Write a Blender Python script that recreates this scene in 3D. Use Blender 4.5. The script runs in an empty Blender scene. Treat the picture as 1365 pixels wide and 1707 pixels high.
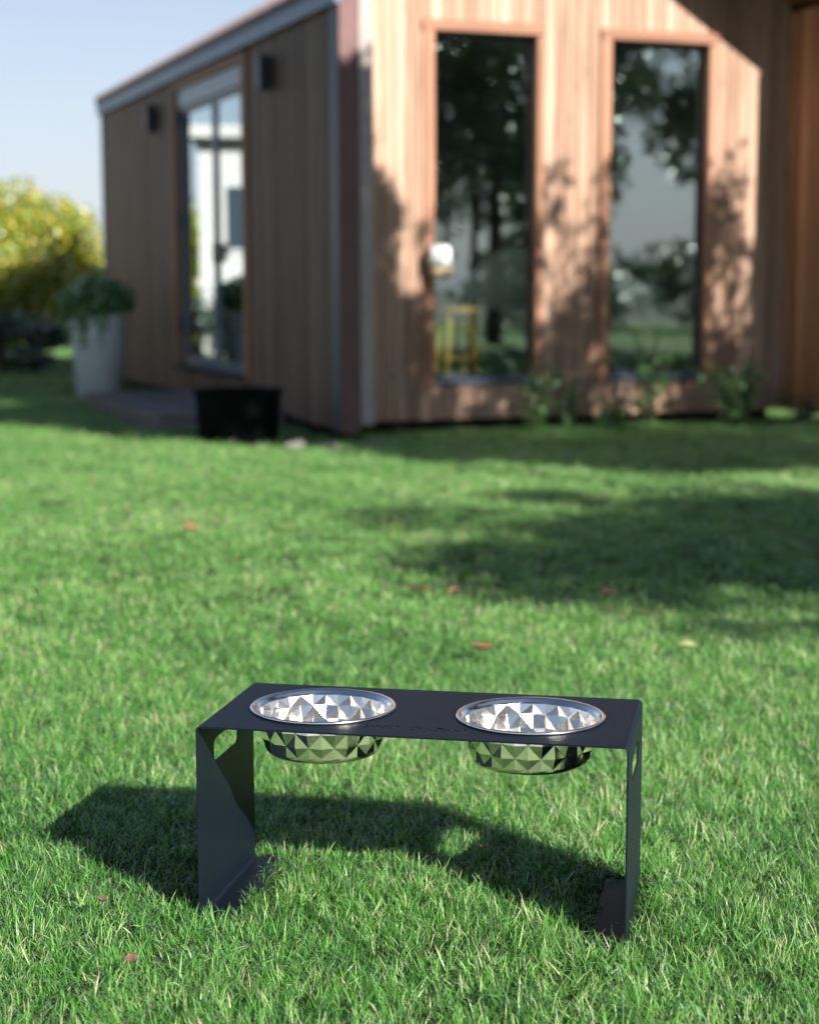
import bpy, bmesh, math, random
import numpy as np
from mathutils import Vector, Matrix, Euler

R = math.radians
rng = np.random.default_rng(7)
random.seed(7)
sc = bpy.context.scene
col = sc.collection

# ------------------------------------------------------------------ camera
PITCH, ROLL = 0.1292, -0.0021
fwd = Vector((0, math.cos(PITCH), -math.sin(PITCH)))
rt0 = Vector((1, 0, 0))
up0 = rt0.cross(fwd)
rt = math.cos(ROLL) * rt0 + math.sin(ROLL) * up0
up = -math.sin(ROLL) * rt0 + math.cos(ROLL) * up0
cd = bpy.data.cameras.new('camera')
cam = bpy.data.objects.new('camera', cd)
col.objects.link(cam)
m = Matrix((rt, up, -fwd)).transposed().to_4x4()
m.translation = Vector((0, 0, 1.0367))
cam.matrix_world = m
cd.sensor_fit = 'HORIZONTAL'
cd.sensor_width = 24.0
cd.lens = 2921.1 / 1365 * 24.0
cd.clip_start = 0.05
cd.clip_end = 500
cd.dof.use_dof = True
cd.dof.focus_distance = 2.82
cd.dof.aperture_fstop = 2.5
cd.dof.aperture_blades = 0
sc.camera = cam

# ------------------------------------------------------------------ world, sun, exposure
SUN_AZ = Vector((0.626, -0.780)).normalized()
SUN_EL = R(29.0)
sv = Vector((SUN_AZ.x * math.cos(SUN_EL), SUN_AZ.y * math.cos(SUN_EL), math.sin(SUN_EL)))
world = bpy.data.worlds.new('World')
sc.world = world
world.use_nodes = True
wn = world.node_tree
bg = wn.nodes['Background']
sky = wn.nodes.new('ShaderNodeTexSky')
sky.sky_type = 'NISHITA'
sky.sun_disc = False
sky.sun_elevation = SUN_EL
sky.sun_rotation = math.atan2(SUN_AZ.x, SUN_AZ.y)
sky.altitude = 0
sky.air_density = 0.75
sky.dust_density = 0.5
sky.ozone_density = 0.8
# thin pale haze low over the horizon all round
geo = wn.nodes.new('ShaderNodeTexCoord')
sx = wn.nodes.new('ShaderNodeSeparateXYZ')
wn.links.new(geo.outputs['Generated'], sx.inputs[0])
inv = wn.nodes.new('ShaderNodeMath'); inv.operation = 'SUBTRACT'; inv.use_clamp = True
inv.inputs[0].default_value = 1.0
wn.links.new(sx.outputs['Z'], inv.inputs[1])
pw = wn.nodes.new('ShaderNodeMath'); pw.operation = 'POWER'; pw.inputs[1].default_value = 4.5
wn.links.new(inv.outputs[0], pw.inputs[0])
pm = wn.nodes.new('ShaderNodeMath'); pm.operation = 'MULTIPLY'; pm.inputs[1].default_value = 0.95
wn.links.new(pw.outputs[0], pm.inputs[0])
hz = wn.nodes.new('ShaderNodeMix'); hz.data_type = 'RGBA'
wn.links.new(pm.outputs[0], hz.inputs['Factor'])
wn.links.new(sky.outputs[0], hz.inputs['A'])
hz.inputs['B'].default_value = (5.1, 5.35, 5.85, 1)
wn.links.new(hz.outputs['Result'], bg.inputs[0])
bg.inputs[1].default_value = 0.05
sl = bpy.data.lights.new('sun', 'SUN')
sl.energy = 5.0
sl.angle = R(0.53)
sl.color = (1.0, 0.94, 0.86)
sun = bpy.data.objects.new('sun', sl)
col.objects.link(sun)
sun.rotation_euler = sv.to_track_quat('Z', 'Y').to_euler()
sun.location = (8, -8, 12)
sc.view_settings.view_transform = 'Standard'
sc.view_settings.look = 'None'
sc.view_settings.exposure = 1.46
sc.view_settings.gamma = 1.0
sc.view_settings.use_curve_mapping = False
sc.cycles.use_denoising = True
sc.cycles.caustics_reflective = True
sc.cycles.blur_glossy = 0.6
sc.cycles.sample_clamp_indirect = 6.0
sc.cycles.max_bounces = 10
sc.cycles.transparent_max_bounces = 12

# ------------------------------------------------------------------ helpers: materials
def new_mat(name):
    mt = bpy.data.materials.new(name)
    mt.use_nodes = True
    nt = mt.node_tree
    nt.nodes.clear()
    out = nt.nodes.new('ShaderNodeOutputMaterial')
    return mt, nt, out

def N(nt, t, **kw):
    n = nt.nodes.new(t)
    for k, v in kw.items():
        if k.startswith('i_'):
            key = k[2:].replace('_', ' ')
            n.inputs[key].default_value = v
        else:
            setattr(n, k, v)
    return n

def ramp(nt, fac, stops):
    r = nt.nodes.new('ShaderNodeValToRGB')
    e = r.color_ramp.elements
    while len(e) < len(stops):
        e.new(0.5)
    for i, (p, c) in enumerate(stops):
        e[i].position = p
        e[i].color = (*c, 1)
    nt.links.new(fac, r.inputs[0])
    return r.outputs[0]

def simple_mat(name, c, rough=0.6, metal=0.0, var=0.15, scale=12.0, bump=0.0, spec=0.5, coat=0.0):
    """principled surface with procedural mottling"""
    mt, nt, out = new_mat(name)
    p = N(nt, 'ShaderNodeBsdfPrincipled')
    tc = N(nt, 'ShaderNodeTexCoord')
    nz = N(nt, 'ShaderNodeTexNoise')
    nz.inputs['Scale'].default_value = scale
    nz.inputs['Detail'].default_value = 5
    nt.links.new(tc.outputs['Object'], nz.inputs['Vector'])
    lo = tuple(max(0, x * (1 - var)) for x in c)
    hi = tuple(min(1, x * (1 + var)) for x in c)
    cc = ramp(nt, nz.outputs['Fac'], [(0.3, lo), (0.7, hi)])
    nt.links.new(cc, p.inputs['Base Color'])
    p.inputs['Roughness'].default_value = rough
    p.inputs['Metallic'].default_value = metal
    p.inputs['Specular IOR Level'].default_value = spec
    p.inputs['Coat Weight'].default_value = coat
    if bump:
        b = N(nt, 'ShaderNodeBump')
        b.inputs['Strength'].default_value = bump
        b.inputs['Distance'].default_value = 0.004
        nt.links.new(nz.outputs['Fac'], b.inputs['Height'])
        nt.links.new(b.outputs[0], p.inputs['Normal'])
    nt.links.new(p.outputs[0], out.inputs[0])
    return mt

def wood_mat(name, c_lo, c_hi, rough=0.65, axis='z', knots=True):
    """planed boards: long grain, each board object its own tone"""
    mt, nt, out = new_mat(name)
    p = N(nt, 'ShaderNodeBsdfPrincipled')
    tc = N(nt, 'ShaderNodeTexCoord')
    oi = N(nt, 'ShaderNodeObjectInfo')
    add = N(nt, 'ShaderNodeVectorMath', operation='ADD')
    sc_ = N(nt, 'ShaderNodeVectorMath', operation='SCALE')
    cx = N(nt, 'ShaderNodeCombineXYZ')
    for i in range(3):
        nt.links.new(oi.outputs['Random'], cx.inputs[i])
    nt.links.new(cx.outputs[0], sc_.inputs[0])
    sc_.inputs['Scale'].default_value = 37.0
    nt.links.new(tc.outputs['Object'], add.inputs[0])
    nt.links.new(sc_.outputs[0], add.inputs[1])
    mp = N(nt, 'ShaderNodeMapping')
    s = {'z': (42, 42, 1.6), 'x': (1.6, 42, 42), 'y': (42, 1.6, 42)}[axis]
    mp.inputs['Scale'].default_value = s
    nt.links.new(add.outputs[0], mp.inputs['Vector'])
    nz = N(nt, 'ShaderNodeTexNoise')
    nz.inputs['Scale'].default_value = 1.0
    nz.inputs['Detail'].default_value = 6
    nz.inputs['Distortion'].default_value = 0.6
    nt.links.new(mp.outputs[0], nz.inputs['Vector'])
    base = ramp(nt, nz.outputs['Fac'], [(0.32, c_lo), (0.66, c_hi)])
    # board-to-board tone
    mix = N(nt, 'ShaderNodeMix', data_type='RGBA', blend_type='MULTIPLY')
    mix.inputs['Factor'].default_value = 1.0
    tone = ramp(nt, oi.outputs['Random'], [(0.0, (0.66, 0.60, 0.56)), (0.5, (0.95, 0.93, 0.91)), (1.0, (1.18, 1.20, 1.22))])
    nt.links.new(base, mix.inputs['A'])
    nt.links.new(tone, mix.inputs['B'])
    last = mix.outputs['Result']
    if knots:
        vo = N(nt, 'ShaderNodeTexVoronoi')
        vo.inputs['Scale'].default_value = 1.0
        mp2 = N(nt, 'ShaderNodeMapping')
        s2 = {'z': (9, 9, 2.4), 'x': (2.4, 9, 9), 'y': (9, 2.4, 9)}[axis]
        mp2.inputs['Scale'].default_value = s2
        nt.links.new(add.outputs[0], mp2.inputs['Vector'])
        nt.links.new(mp2.outputs[0], vo.inputs['Vector'])
        kf = ramp(nt, vo.outputs['Distance'], [(0.05, (0.45, 0.33, 0.25)), (0.14, (1, 1, 1))])
        m2 = N(nt, 'ShaderNodeMix', data_type='RGBA', blend_type='MULTIPLY')
        m2.inputs['Factor'].default_value = 0.8
        nt.links.new(last, m2.inputs['A'])
        nt.links.new(kf, m2.inputs['B'])
        last = m2.outputs['Result']
    nt.links.new(last, p.inputs['Base Color'])
    p.inputs['Roughness'].default_value = rough
    p.inputs['Specular IOR Level'].default_value = 0.3
    b = N(nt, 'ShaderNodeBump')
    b.inputs['Strength'].default_value = 0.3
    b.inputs['Distance'].default_value = 0.002
    nt.links.new(nz.outputs['Fac'], b.inputs['Height'])
    nt.links.new(b.outputs[0], p.inputs['Normal'])
    nt.links.new(p.outputs[0], out.inputs[0])
    return mt

def leaf_mat(name, stops, trans=0.35, rough=0.45, attr='bc', instancer=False, gloss=0.08, patch=None):
    """blades / leaves: diffuse + translucent + a little sheen, tone from a per-leaf attribute"""
    mt, nt, out = new_mat(name)
    at = N(nt, 'ShaderNodeAttribute', attribute_name=attr)
    fac = at.outputs['Fac']
    if instancer:
        a2 = N(nt, 'ShaderNodeAttribute', attribute_name='tint')
        a2.attribute_type = 'INSTANCER'
        mm = N(nt, 'ShaderNodeMath', operation='MULTIPLY_ADD')
        nt.links.new(a2.outputs['Fac'], mm.inputs[0])
        mm.inputs[1].default_value = 0.5
        nt.links.new(fac, mm.inputs[2])
        sb = N(nt, 'ShaderNodeMath', operation='SUBTRACT')
        nt.links.new(mm.outputs[0], sb.inputs[0])
        sb.inputs[1].default_value = 0.25
        fac = sb.outputs[0]
    c = ramp(nt, fac, stops)
    df = N(nt, 'ShaderNodeBsdfDiffuse')
    tr = N(nt, 'ShaderNodeBsdfTranslucent')
    gl = N(nt, 'ShaderNodeBsdfGlossy')
    gl.inputs['Roughness'].default_value = rough
    gl.inputs['Color'].default_value = (0.9, 0.95, 0.9, 1)
    nt.links.new(c, df.inputs['Color'])
    hs = N(nt, 'ShaderNodeHueSaturation')
    hs.inputs['Hue'].default_value = 0.485
    hs.inputs['Saturation'].default_value = 1.1
    hs.inputs['Value'].default_value = 1.35
    nt.links.new(c, hs.inputs['Color'])
    nt.links.new(hs.outputs[0], tr.inputs['Color'])
    m1 = N(nt, 'ShaderNodeMixShader')
    m1.inputs[0].default_value = trans
    nt.links.new(df.outputs[0], m1.inputs[1])
    nt.links.new(tr.outputs[0], m1.inputs[2])
    fr = N(nt, 'ShaderNodeFresnel')
    fr.inputs['IOR'].default_value = 1.4
    ms = N(nt, 'ShaderNodeMath', operation='MULTIPLY_ADD')
    nt.links.new(fr.outputs[0], ms.inputs[0])
    ms.inputs[1].default_value = 0.3
    ms.inputs[2].default_value = gloss
    m2 = N(nt, 'ShaderNodeMixShader')
    nt.links.new(ms.outputs[0], m2.inputs[0])
    nt.links.new(m1.outputs[0], m2.inputs[1])
    nt.links.new(gl.outputs[0], m2.inputs[2])
    nt.links.new(m2.outputs[0], out.inputs[0])
    return mt

def glass_mat(name, tint=(0.78, 0.84, 0.83), boost=1.6, base=0.05):
    mt, nt, out = new_mat(name)
    tr = N(nt, 'ShaderNodeBsdfTransparent')
    tr.inputs['Color'].default_value = (*tint, 1)
    gl = N(nt, 'ShaderNodeBsdfGlossy')
    gl.inputs['Roughness'].default_value = 0.0
    gl.inputs['Color'].default_value = (0.86, 0.96, 1.0, 1)
    fr = N(nt, 'ShaderNodeFresnel')
    fr.inputs['IOR'].default_value = 1.52
    ma = N(nt, 'ShaderNodeMath', operation='MULTIPLY_ADD', use_clamp=True)
    nt.links.new(fr.outputs[0], ma.inputs[0])
    ma.inputs[1].default_value = boost
    ma.inputs[2].default_value = base
    mx = N(nt, 'ShaderNodeMixShader')
    nt.links.new(ma.outputs[0], mx.inputs[0])
    nt.links.new(tr.outputs[0], mx.inputs[1])
    nt.links.new(gl.outputs[0], mx.inputs[2])
    nt.links.new(mx.outputs[0], out.inputs[0])
    return mt

# ------------------------------------------------------------------ helpers: objects
def mesh_from(name, verts, faces, mat=None, smooth=False):
    me = bpy.data.meshes.new(name)
    me.from_pydata([tuple(v) for v in verts], [], faces)
    if smooth:
        me.polygons.foreach_set('use_smooth', [True] * len(me.polygons))
    if mat:
        me.materials.append(mat)
    me.update()
    return me

def link(name, me, parent=None):
    o = bpy.data.objects.new(name, me)
    col.objects.link(o)
    if parent:
        o.parent = parent
    return o

def tag(o, label=None, cat=None, group=None, kind=None):
    if label: o['label'] = label
    if cat: o['category'] = cat
    if group: o['group'] = group
    if kind: o['kind'] = kind
    return o

def empty(name, loc=(0, 0, 0), rz=0.0):
    o = bpy.data.objects.new(name, None)
    o.empty_display_size = 0.1
    col.objects.link(o)
    o.location = loc
    o.rotation_euler = (0, 0, rz)
    return o

BOXF = [(0, 3, 2, 1), (4, 5, 6, 7), (0, 1, 5, 4), (1, 2, 6, 5), (2, 3, 7, 6), (3, 0, 4, 7)]
class MB:
    """collects simple shapes into one mesh"""
    def __init__(self):
        self.v, self.f = [], []
    def box(self, x0, x1, y0, y1, z0, z1):
        b = len(self.v)
        self.v += [(x0, y0, z0), (x1, y0, z0), (x1, y1, z0), (x0, y1, z0), (x0, y0, z1), (x1, y0, z1), (x1, y1, z1), (x0, y1, z1)]
        self.f += [tuple(b + i for i in q) for q in BOXF]
        return self
    def hexa(self, pts):
        b = len(self.v)
        self.v += list(pts)
        self.f += [tuple(b + i for i in q) for q in BOXF]
        return self
    def poly(self, pts, faces):
        b = len(self.v)
        self.v += list(pts)
        self.f += [tuple(b + i for i in q) for q in faces]
        return self
    def tube(self, pts, rad, n=8, cap=True):
        pts = [Vector(p) for p in pts]
        b = len(self.v)
        for i, p in enumerate(pts):
            t = (pts[min(i + 1, len(pts) - 1)] - pts[max(i - 1, 0)]).normalized()
            a = t.orthogonal().normalized() if abs(t.z) > 0.99 else t.cross(Vector((0, 0, 1))).normalized()
            c = t.cross(a).normalized()
            r = rad[i] if hasattr(rad, '__len__') else rad
            for k in range(n):
                th = 2 * math.pi * k / n
                self.v.append(tuple(p + (a * math.cos(th) + c * math.sin(th)) * r))
        for i in range(len(pts) - 1):
            for k in range(n):
                k2 = (k + 1) % n
                self.f.append((b + i * n + k, b + i * n + k2, b + (i + 1) * n + k2, b + (i + 1) * n + k))
        if cap:
            self.f.append(tuple(b + k for k in reversed(range(n))))
            e = b + (len(pts) - 1) * n
            self.f.append(tuple(e + k for k in range(n)))
        return self
    def lathe(self, prof, n=32, c=(0, 0, 0), close=True):
        b = len(self.v)
        for r, z in prof:
            for k in range(n):
                th = 2 * math.pi * k / n
                self.v.append((c[0] + r * math.cos(th), c[1] + r * math.sin(th), c[2] + z))
        for i in range(len(prof) - 1):
            for k in range(n):
                k2 = (k + 1) % n
                self.f.append((b + i * n + k, b + i * n + k2, b + (i + 1) * n + k2, b + (i + 1) * n + k))
        if close:
            self.f.append(tuple(b + k for k in reversed(range(n))))
            e = b + (len(prof) - 1) * n
            self.f.append(tuple(e + k for k in range(n)))
        return self
    def build(self, name, mat, parent=None, smooth=False, bevel=0.0, seg=2):
        me = mesh_from(name, self.v, self.f, mat, smooth)
        o = link(name, me, parent)
        if bevel:
            mod = o.modifiers.new('bevel', 'BEVEL')
            mod.width = bevel
            mod.segments = seg
            mod.limit_method = 'ANGLE'
        return o

def leaf_cloud(name, P, size, mat, parent=None, shade=None, up_bias=0.3, aspect=0.55):
    """P (n,3) leaf centres -> mesh of folded leaf-shaped quads with a per-leaf tone attribute"""
    n = len(P)
    nrm = rng.normal(size=(n, 3))
    nrm[:, 2] += up_bias * 2
    nrm /= np.linalg.norm(nrm, axis=1, keepdims=True)
    t = rng.normal(size=(n, 3))
    t -= nrm * (t * nrm).sum(1, keepdims=True)
    t /= np.linalg.norm(t, axis=1, keepdims=True)
    b = np.cross(nrm, t)
    s = (size * rng.uniform(0.6, 1.25, n))[:, None]
    V = np.stack([P - t * s, P + b * s * aspect + nrm * s * 0.12, P + t * s, P - b * s * aspect + nrm * s * 0.12], 1).reshape(-1, 3)
    me = bpy.data.meshes.new(name)
    me.vertices.add(4 * n)
    me.vertices.foreach_set('co', V.astype(np.float32).ravel())
    me.loops.add(4 * n)
    me.loops.foreach_set('vertex_index', np.arange(4 * n, dtype=np.int32))
    me.polygons.add(n)
    me.polygons.foreach_set('loop_start', np.arange(0, 4 * n, 4, dtype=np.int32))
    me.polygons.foreach_set('loop_total', np.full(n, 4, dtype=np.int32))
    me.update(calc_edges=True)
    a = me.attributes.new('bc', 'FLOAT', 'POINT')
    tone = rng.uniform(0, 1, n) if shade is None else np.clip(shade + rng.normal(0, 0.13, n), 0, 1)
    a.data.foreach_set('value', np.repeat(tone, 4).astype(np.float32))
    me.materials.append(mat)
    return link(name, me, parent)

# ------------------------------------------------------------------ materials
M = {}
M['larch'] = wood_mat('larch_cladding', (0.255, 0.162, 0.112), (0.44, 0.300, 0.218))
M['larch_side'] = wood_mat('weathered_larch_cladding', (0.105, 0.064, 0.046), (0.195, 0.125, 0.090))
M['casing'] = wood_mat('stained_casing_wood', (0.22, 0.105, 0.062), (0.36, 0.19, 0.12), knots=False)
M['casing_h'] = wood_mat('stained_casing_wood_level', (0.22, 0.105, 0.062), (0.36, 0.19, 0.12), axis='x', knots=False)
M['soffit'] = wood_mat('soffit_wood', (0.26, 0.12, 0.06), (0.42, 0.22, 0.12), axis='y')
M['porch'] = wood_mat('porch_wall_wood', (0.36, 0.17, 0.08), (0.55, 0.29, 0.15))
M['post'] = simple_mat('painted_corner_board', (0.115, 0.058, 0.055), 0.7, var=0.12, scale=9)
M['pale_board'] = simple_mat('pale_weathered_board', (0.30, 0.265, 0.25), 0.8, var=0.12, scale=14)
M['zinc'] = simple_mat('grey_blue_sheet_metal', (0.075, 0.11, 0.165), 0.4, metal=0.25, var=0.12, scale=5)
M['trim_blue'] = simple_mat('dark_blue_grey_corner_trim', (0.035, 0.055, 0.09), 0.5, var=0.12, scale=5)
M['roof'] = simple_mat('brown_red_roof_sheet', (0.07, 0.034, 0.03), 0.6, metal=0.2, var=0.15, scale=7)
M['frame_dark'] = simple_mat('black_window_frame', (0.018, 0.019, 0.021), 0.4, var=0.1)
M['frame_grey'] = simple_mat('grey_blue_door_frame', (0.11, 0.14, 0.17), 0.42, var=0.08)
M['transom'] = simple_mat('grey_transom_panel', (0.27, 0.31, 0.37), 0.4, var=0.06)
M['lamp_black'] = simple_mat('black_lamp_housing', (0.012, 0.016, 0.024), 0.45, var=0.1)
M['glass'] = glass_mat('window_glass', boost=1.7, base=0.13)
M['glass_door'] = glass_mat('door_glass', boost=2.2, base=0.1)
M['wall_core'] = simple_mat('dark_wall_membrane', (0.03, 0.027, 0.025), 0.9)
M['inner'] = simple_mat('interior_plaster', (0.32, 0.28, 0.25), 0.9, var=0.05, scale=3)
M['floor_in'] = simple_mat('interior_floor', (0.16, 0.12, 0.09), 0.6)
M['deck'] = wood_mat('grey_decking', (0.10, 0.095, 0.095), (0.19, 0.18, 0.18), axis='y', knots=False)
M['white_pot'] = simple_mat('off_white_planter', (0.55, 0.58, 0.60), 0.55, var=0.06, scale=6)
M['black_tub'] = simple_mat('black_tub_plastic', (0.003, 0.0035, 0.004), 0.9, var=0.2, spec=0.1)
M['soil'] = simple_mat('potting_soil', (0.03, 0.022, 0.015), 0.95, var=0.4, scale=60, bump=0.6)
M['bark'] = simple_mat('tree_bark', (0.09, 0.065, 0.045), 0.9, var=0.4, scale=20, bump=0.8)
M['stem'] = simple_mat('green_brown_stem', (0.07, 0.08, 0.03), 0.7, var=0.3, scale=30)
M['stone'] = simple_mat('pale_field_stone', (0.13, 0.12, 0.11), 0.85, var=0.2, scale=30, bump=0.5)
M['gold'] = simple_mat('yellow_stool_paint', (0.62, 0.34, 0.05), 0.45, var=0.1)
M['grey_cloth'] = simple_mat('pale_grey_upholstery', (0.26, 0.255, 0.24), 0.9, var=0.1, scale=20, bump=0.4)
M['grey_cloth_dark'] = simple_mat('grey_green_upholstery', (0.045, 0.048, 0.045), 0.9, var=0.1, scale=20, bump=0.4)
M['white_cloth'] = simple_mat('white_cloth', (0.72, 0.78, 0.76), 0.9, var=0.04)
M['white'] = simple_mat('white_enamel', (0.78, 0.82, 0.80), 0.35, var=0.03)
M['beige'] = simple_mat('beige_ceramic', (0.55, 0.42, 0.27), 0.5, var=0.08)
M['render_white'] = simple_mat('white_house_render', (0.42, 0.41, 0.40), 0.9, var=0.04)
M['render_tan'] = simple_mat('tan_plinth_render', (0.22, 0.18, 0.14), 0.9, var=0.08)
M['dark_glass'] = simple_mat('dark_house_window', (0.03, 0.045, 0.055), 0.15, var=0.1)

# powder coated steel with fine sparkle
def powder_mat():
    mt, nt, out = new_mat('powder_coated_steel')
    p = N(nt, 'ShaderNodeBsdfPrincipled')
    tc = N(nt, 'ShaderNodeTexCoord')
    nz = N(nt, 'ShaderNodeTexNoise')
    nz.inputs['Scale'].default_value = 1400
    nz.inputs['Detail'].default_value = 2
    nt.links.new(tc.outputs['Object'], nz.inputs['Vector'])
    n2 = N(nt, 'ShaderNodeTexNoise')
    n2.inputs['Scale'].default_value = 9
    n2.inputs['Detail'].default_value = 4
    nt.links.new(tc.outputs['Object'], n2.inputs['Vector'])
    c = ramp(nt, n2.outputs['Fac'], [(0.3, (0.0022, 0.0038, 0.0080)), (0.75, (0.0032, 0.0052, 0.0105))])
    vo = N(nt, 'ShaderNodeTexVoronoi')
    vo.inputs['Scale'].default_value = 170
    nt.links.new(tc.outputs['Object'], vo.inputs['Vector'])
    dust = ramp(nt, vo.outputs['Distance'], [(0.035, (1, 1, 1)), (0.06, (0, 0, 0))])
    n3 = N(nt, 'ShaderNodeTexNoise')
    n3.inputs['Scale'].default_value = 60
    nt.links.new(tc.outputs['Object'], n3.inputs['Vector'])
    sel = ramp(nt, n3.outputs['Fac'], [(0.66, (0, 0, 0)), (0.70, (1, 1, 1))])
    mm = N(nt, 'ShaderNodeMix', data_type='RGBA', blend_type='MULTIPLY')
    mm.inputs['Factor'].default_value = 1
    nt.links.new(dust, mm.inputs['A']); nt.links.new(sel, mm.inputs['B'])
    mx = N(nt, 'ShaderNodeMix', data_type='RGBA')
    nt.links.new(mm.outputs['Result'], mx.inputs['Factor'])
    nt.links.new(c, mx.inputs['A'])
    mx.inputs['B'].default_value = (0.25, 0.25, 0.23, 1)
    nt.links.new(mx.outputs['Result'], p.inputs['Base Color'])
    p.inputs['Roughness'].default_value = 0.50
    p.inputs['IOR'].default_value = 1.36
    p.inputs['Specular Tint'].default_value = (0.55, 0.8, 1.0, 1)
    b = N(nt, 'ShaderNodeBump')
    b.inputs['Strength'].default_value = 0.25
    b.inputs['Distance'].default_value = 0.0004
    nt.links.new(nz.outputs['Fac'], b.inputs['Height'])
    nt.links.new(b.outputs[0], p.inputs['Normal'])
    nt.links.new(p.outputs[0], out.inputs[0])
    return mt
M['powder'] = powder_mat()

def steel_mat():
    mt, nt, out = new_mat('polished_stainless_steel')
    p = N(nt, 'ShaderNodeBsdfPrincipled')
    p.inputs['Metallic'].default_value = 1
    p.inputs['Base Color'].default_value = (0.90, 0.86, 0.80, 1)
    tc = N(nt, 'ShaderNodeTexCoord')
    nz = N(nt, 'ShaderNodeTexNoise')
    nz.inputs['Scale'].default_value = 40
    nz.inputs['Detail'].default_value = 6
    nt.links.new(tc.outputs['Object'], nz.inputs['Vector'])
    r = N(nt, 'ShaderNodeMapRange')
    r.inputs['To Min'].default_value = 0.08
    r.inputs['To Max'].default_value = 0.22
    nt.links.new(nz.outputs['Fac'], r.inputs['Value'])
    nt.links.new(r.outputs[0], p.inputs['Roughness'])
    b = N(nt, 'ShaderNodeBump')
    b.inputs['Strength'].default_value = 0.12
    b.inputs['Distance'].default_value = 0.002
    nt.links.new(nz.outputs['Fac'], b.inputs['Height'])
    nt.links.new(b.outputs[0], p.inputs['Normal'])
    nt.links.new(p.outputs[0], out.inputs[0])
    return mt
M['steel'] = steel_mat()

GRASS = [(0.0, (0.010, 0.075, 0.008)), (0.30, (0.045, 0.185, 0.022)), (0.55, (0.140, 0.345, 0.060)),
         (0.75, (0.28, 0.45, 0.160)), (0.90, (0.45, 0.46, 0.27)), (1.0, (0.46, 0.34, 0.23))]
M['grass'] = leaf_mat('lawn_grass', GRASS, trans=0.42, rough=0.42, instancer=True, gloss=0.01)
M['leaf_dark'] = leaf_mat('dark_tree_leaves', [(0, (0.015, 0.035, 0.012)), (0.5, (0.035, 0.075, 0.02)), (1, (0.075, 0.12, 0.035))], 0.3)
M['leaf_yellow'] = leaf_mat('yellow_green_leaves', [(0, (0.07, 0.15, 0.010)), (0.4, (0.21, 0.31, 0.014)), (0.75, (0.44, 0.41, 0.016)), (1, (0.56, 0.37, 0.022))], 0.4)
M['leaf_green'] = leaf_mat('fresh_green_leaves', [(0, (0.03, 0.10, 0.018)), (0.5, (0.065, 0.20, 0.035)), (1, (0.15, 0.32, 0.06))], 0.4)
M['leaf_deep'] = leaf_mat('deep_green_leaves', [(0, (0.008, 0.03, 0.012)), (0.5, (0.018, 0.055, 0.022)), (1, (0.04, 0.085, 0.03))], 0.25)
M['leaf_dry'] = simple_mat('orange_fallen_leaf', (0.20, 0.085, 0.04), 0.7, var=0.3, scale=60)
M['leaf_pale'] = simple_mat('pale_fallen_leaf', (0.20, 0.22, 0.10), 0.7, var=0.3, scale=60)
M['leaf_brown'] = simple_mat('brown_fallen_leaf', (0.13, 0.07, 0.045), 0.7, var=0.3, scale=60)

# ------------------------------------------------------------------ ground sheet
def ground_mat():
    mt, nt, out = new_mat('lawn_soil')
    p = N(nt, 'ShaderNodeBsdfPrincipled')
    tc = N(nt, 'ShaderNodeTexCoord')
    nz = N(nt, 'ShaderNodeTexNoise')
    nz.inputs['Scale'].default_value = 30
    nz.inputs['Detail'].default_value = 8
    nt.links.new(tc.outputs['Object'], nz.inputs['Vector'])
    c = ramp(nt, nz.outputs['Fac'], [(0.3, (0.010, 0.018, 0.006)), (0.6, (0.018, 0.036, 0.010)), (0.8, (0.035, 0.038, 0.018))])
    nt.links.new(c, p.inputs['Base Color'])
    p.inputs['Roughness'].default_value = 0.95
    p.inputs['Specular IOR Level'].default_value = 0.1
    nt.links.new(p.outputs[0], out.inputs[0])
    return mt
gm = mesh_from('ground', [(-300, -300, 0), (300, -300, 0), (300, 300, 0), (-300, 300, 0)], [(0, 1, 2, 3)], ground_mat())
tag(link('ground', gm), kind='structure')

# ------------------------------------------------------------------ the house (local: u right along the gable front, v to the back)
TH = R(20.7)
P0 = Vector((-0.446, 11.583, 0))
HU = Vector((math.cos(TH), math.sin(TH), 0))
HV = Vector((-math.sin(TH), math.cos(TH), 0))
def hw(u, v, z=0.0):
    return P0 + HU * u + HV * v + Vector((0, 0, z))
house = empty('timber_house', P0, TH)
tag(house, 'timber clad gabled garden house with two tall windows and a grey metal roof edge', 'house')
W_, DEP, FV = 3.91, 7.95, 0.5          # width, depth, recess of the gable wall
CT = 0.217                             # cheek thickness
EZ0, EZ1 = 2.83, 3.02                  # fascia bottom / top
RID = W_ / 2
SL = 0.57
CR = -0.30                             # front of the right cheek
def under(u):                          # underside of the roof at u
    return 2.96 + SL * (RID - abs(u - RID))
def vfront(u):                         # front edge of the roof, slightly raked in plan
    return 0.0 + CR * u / W_
Z0 = 0.09
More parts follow.
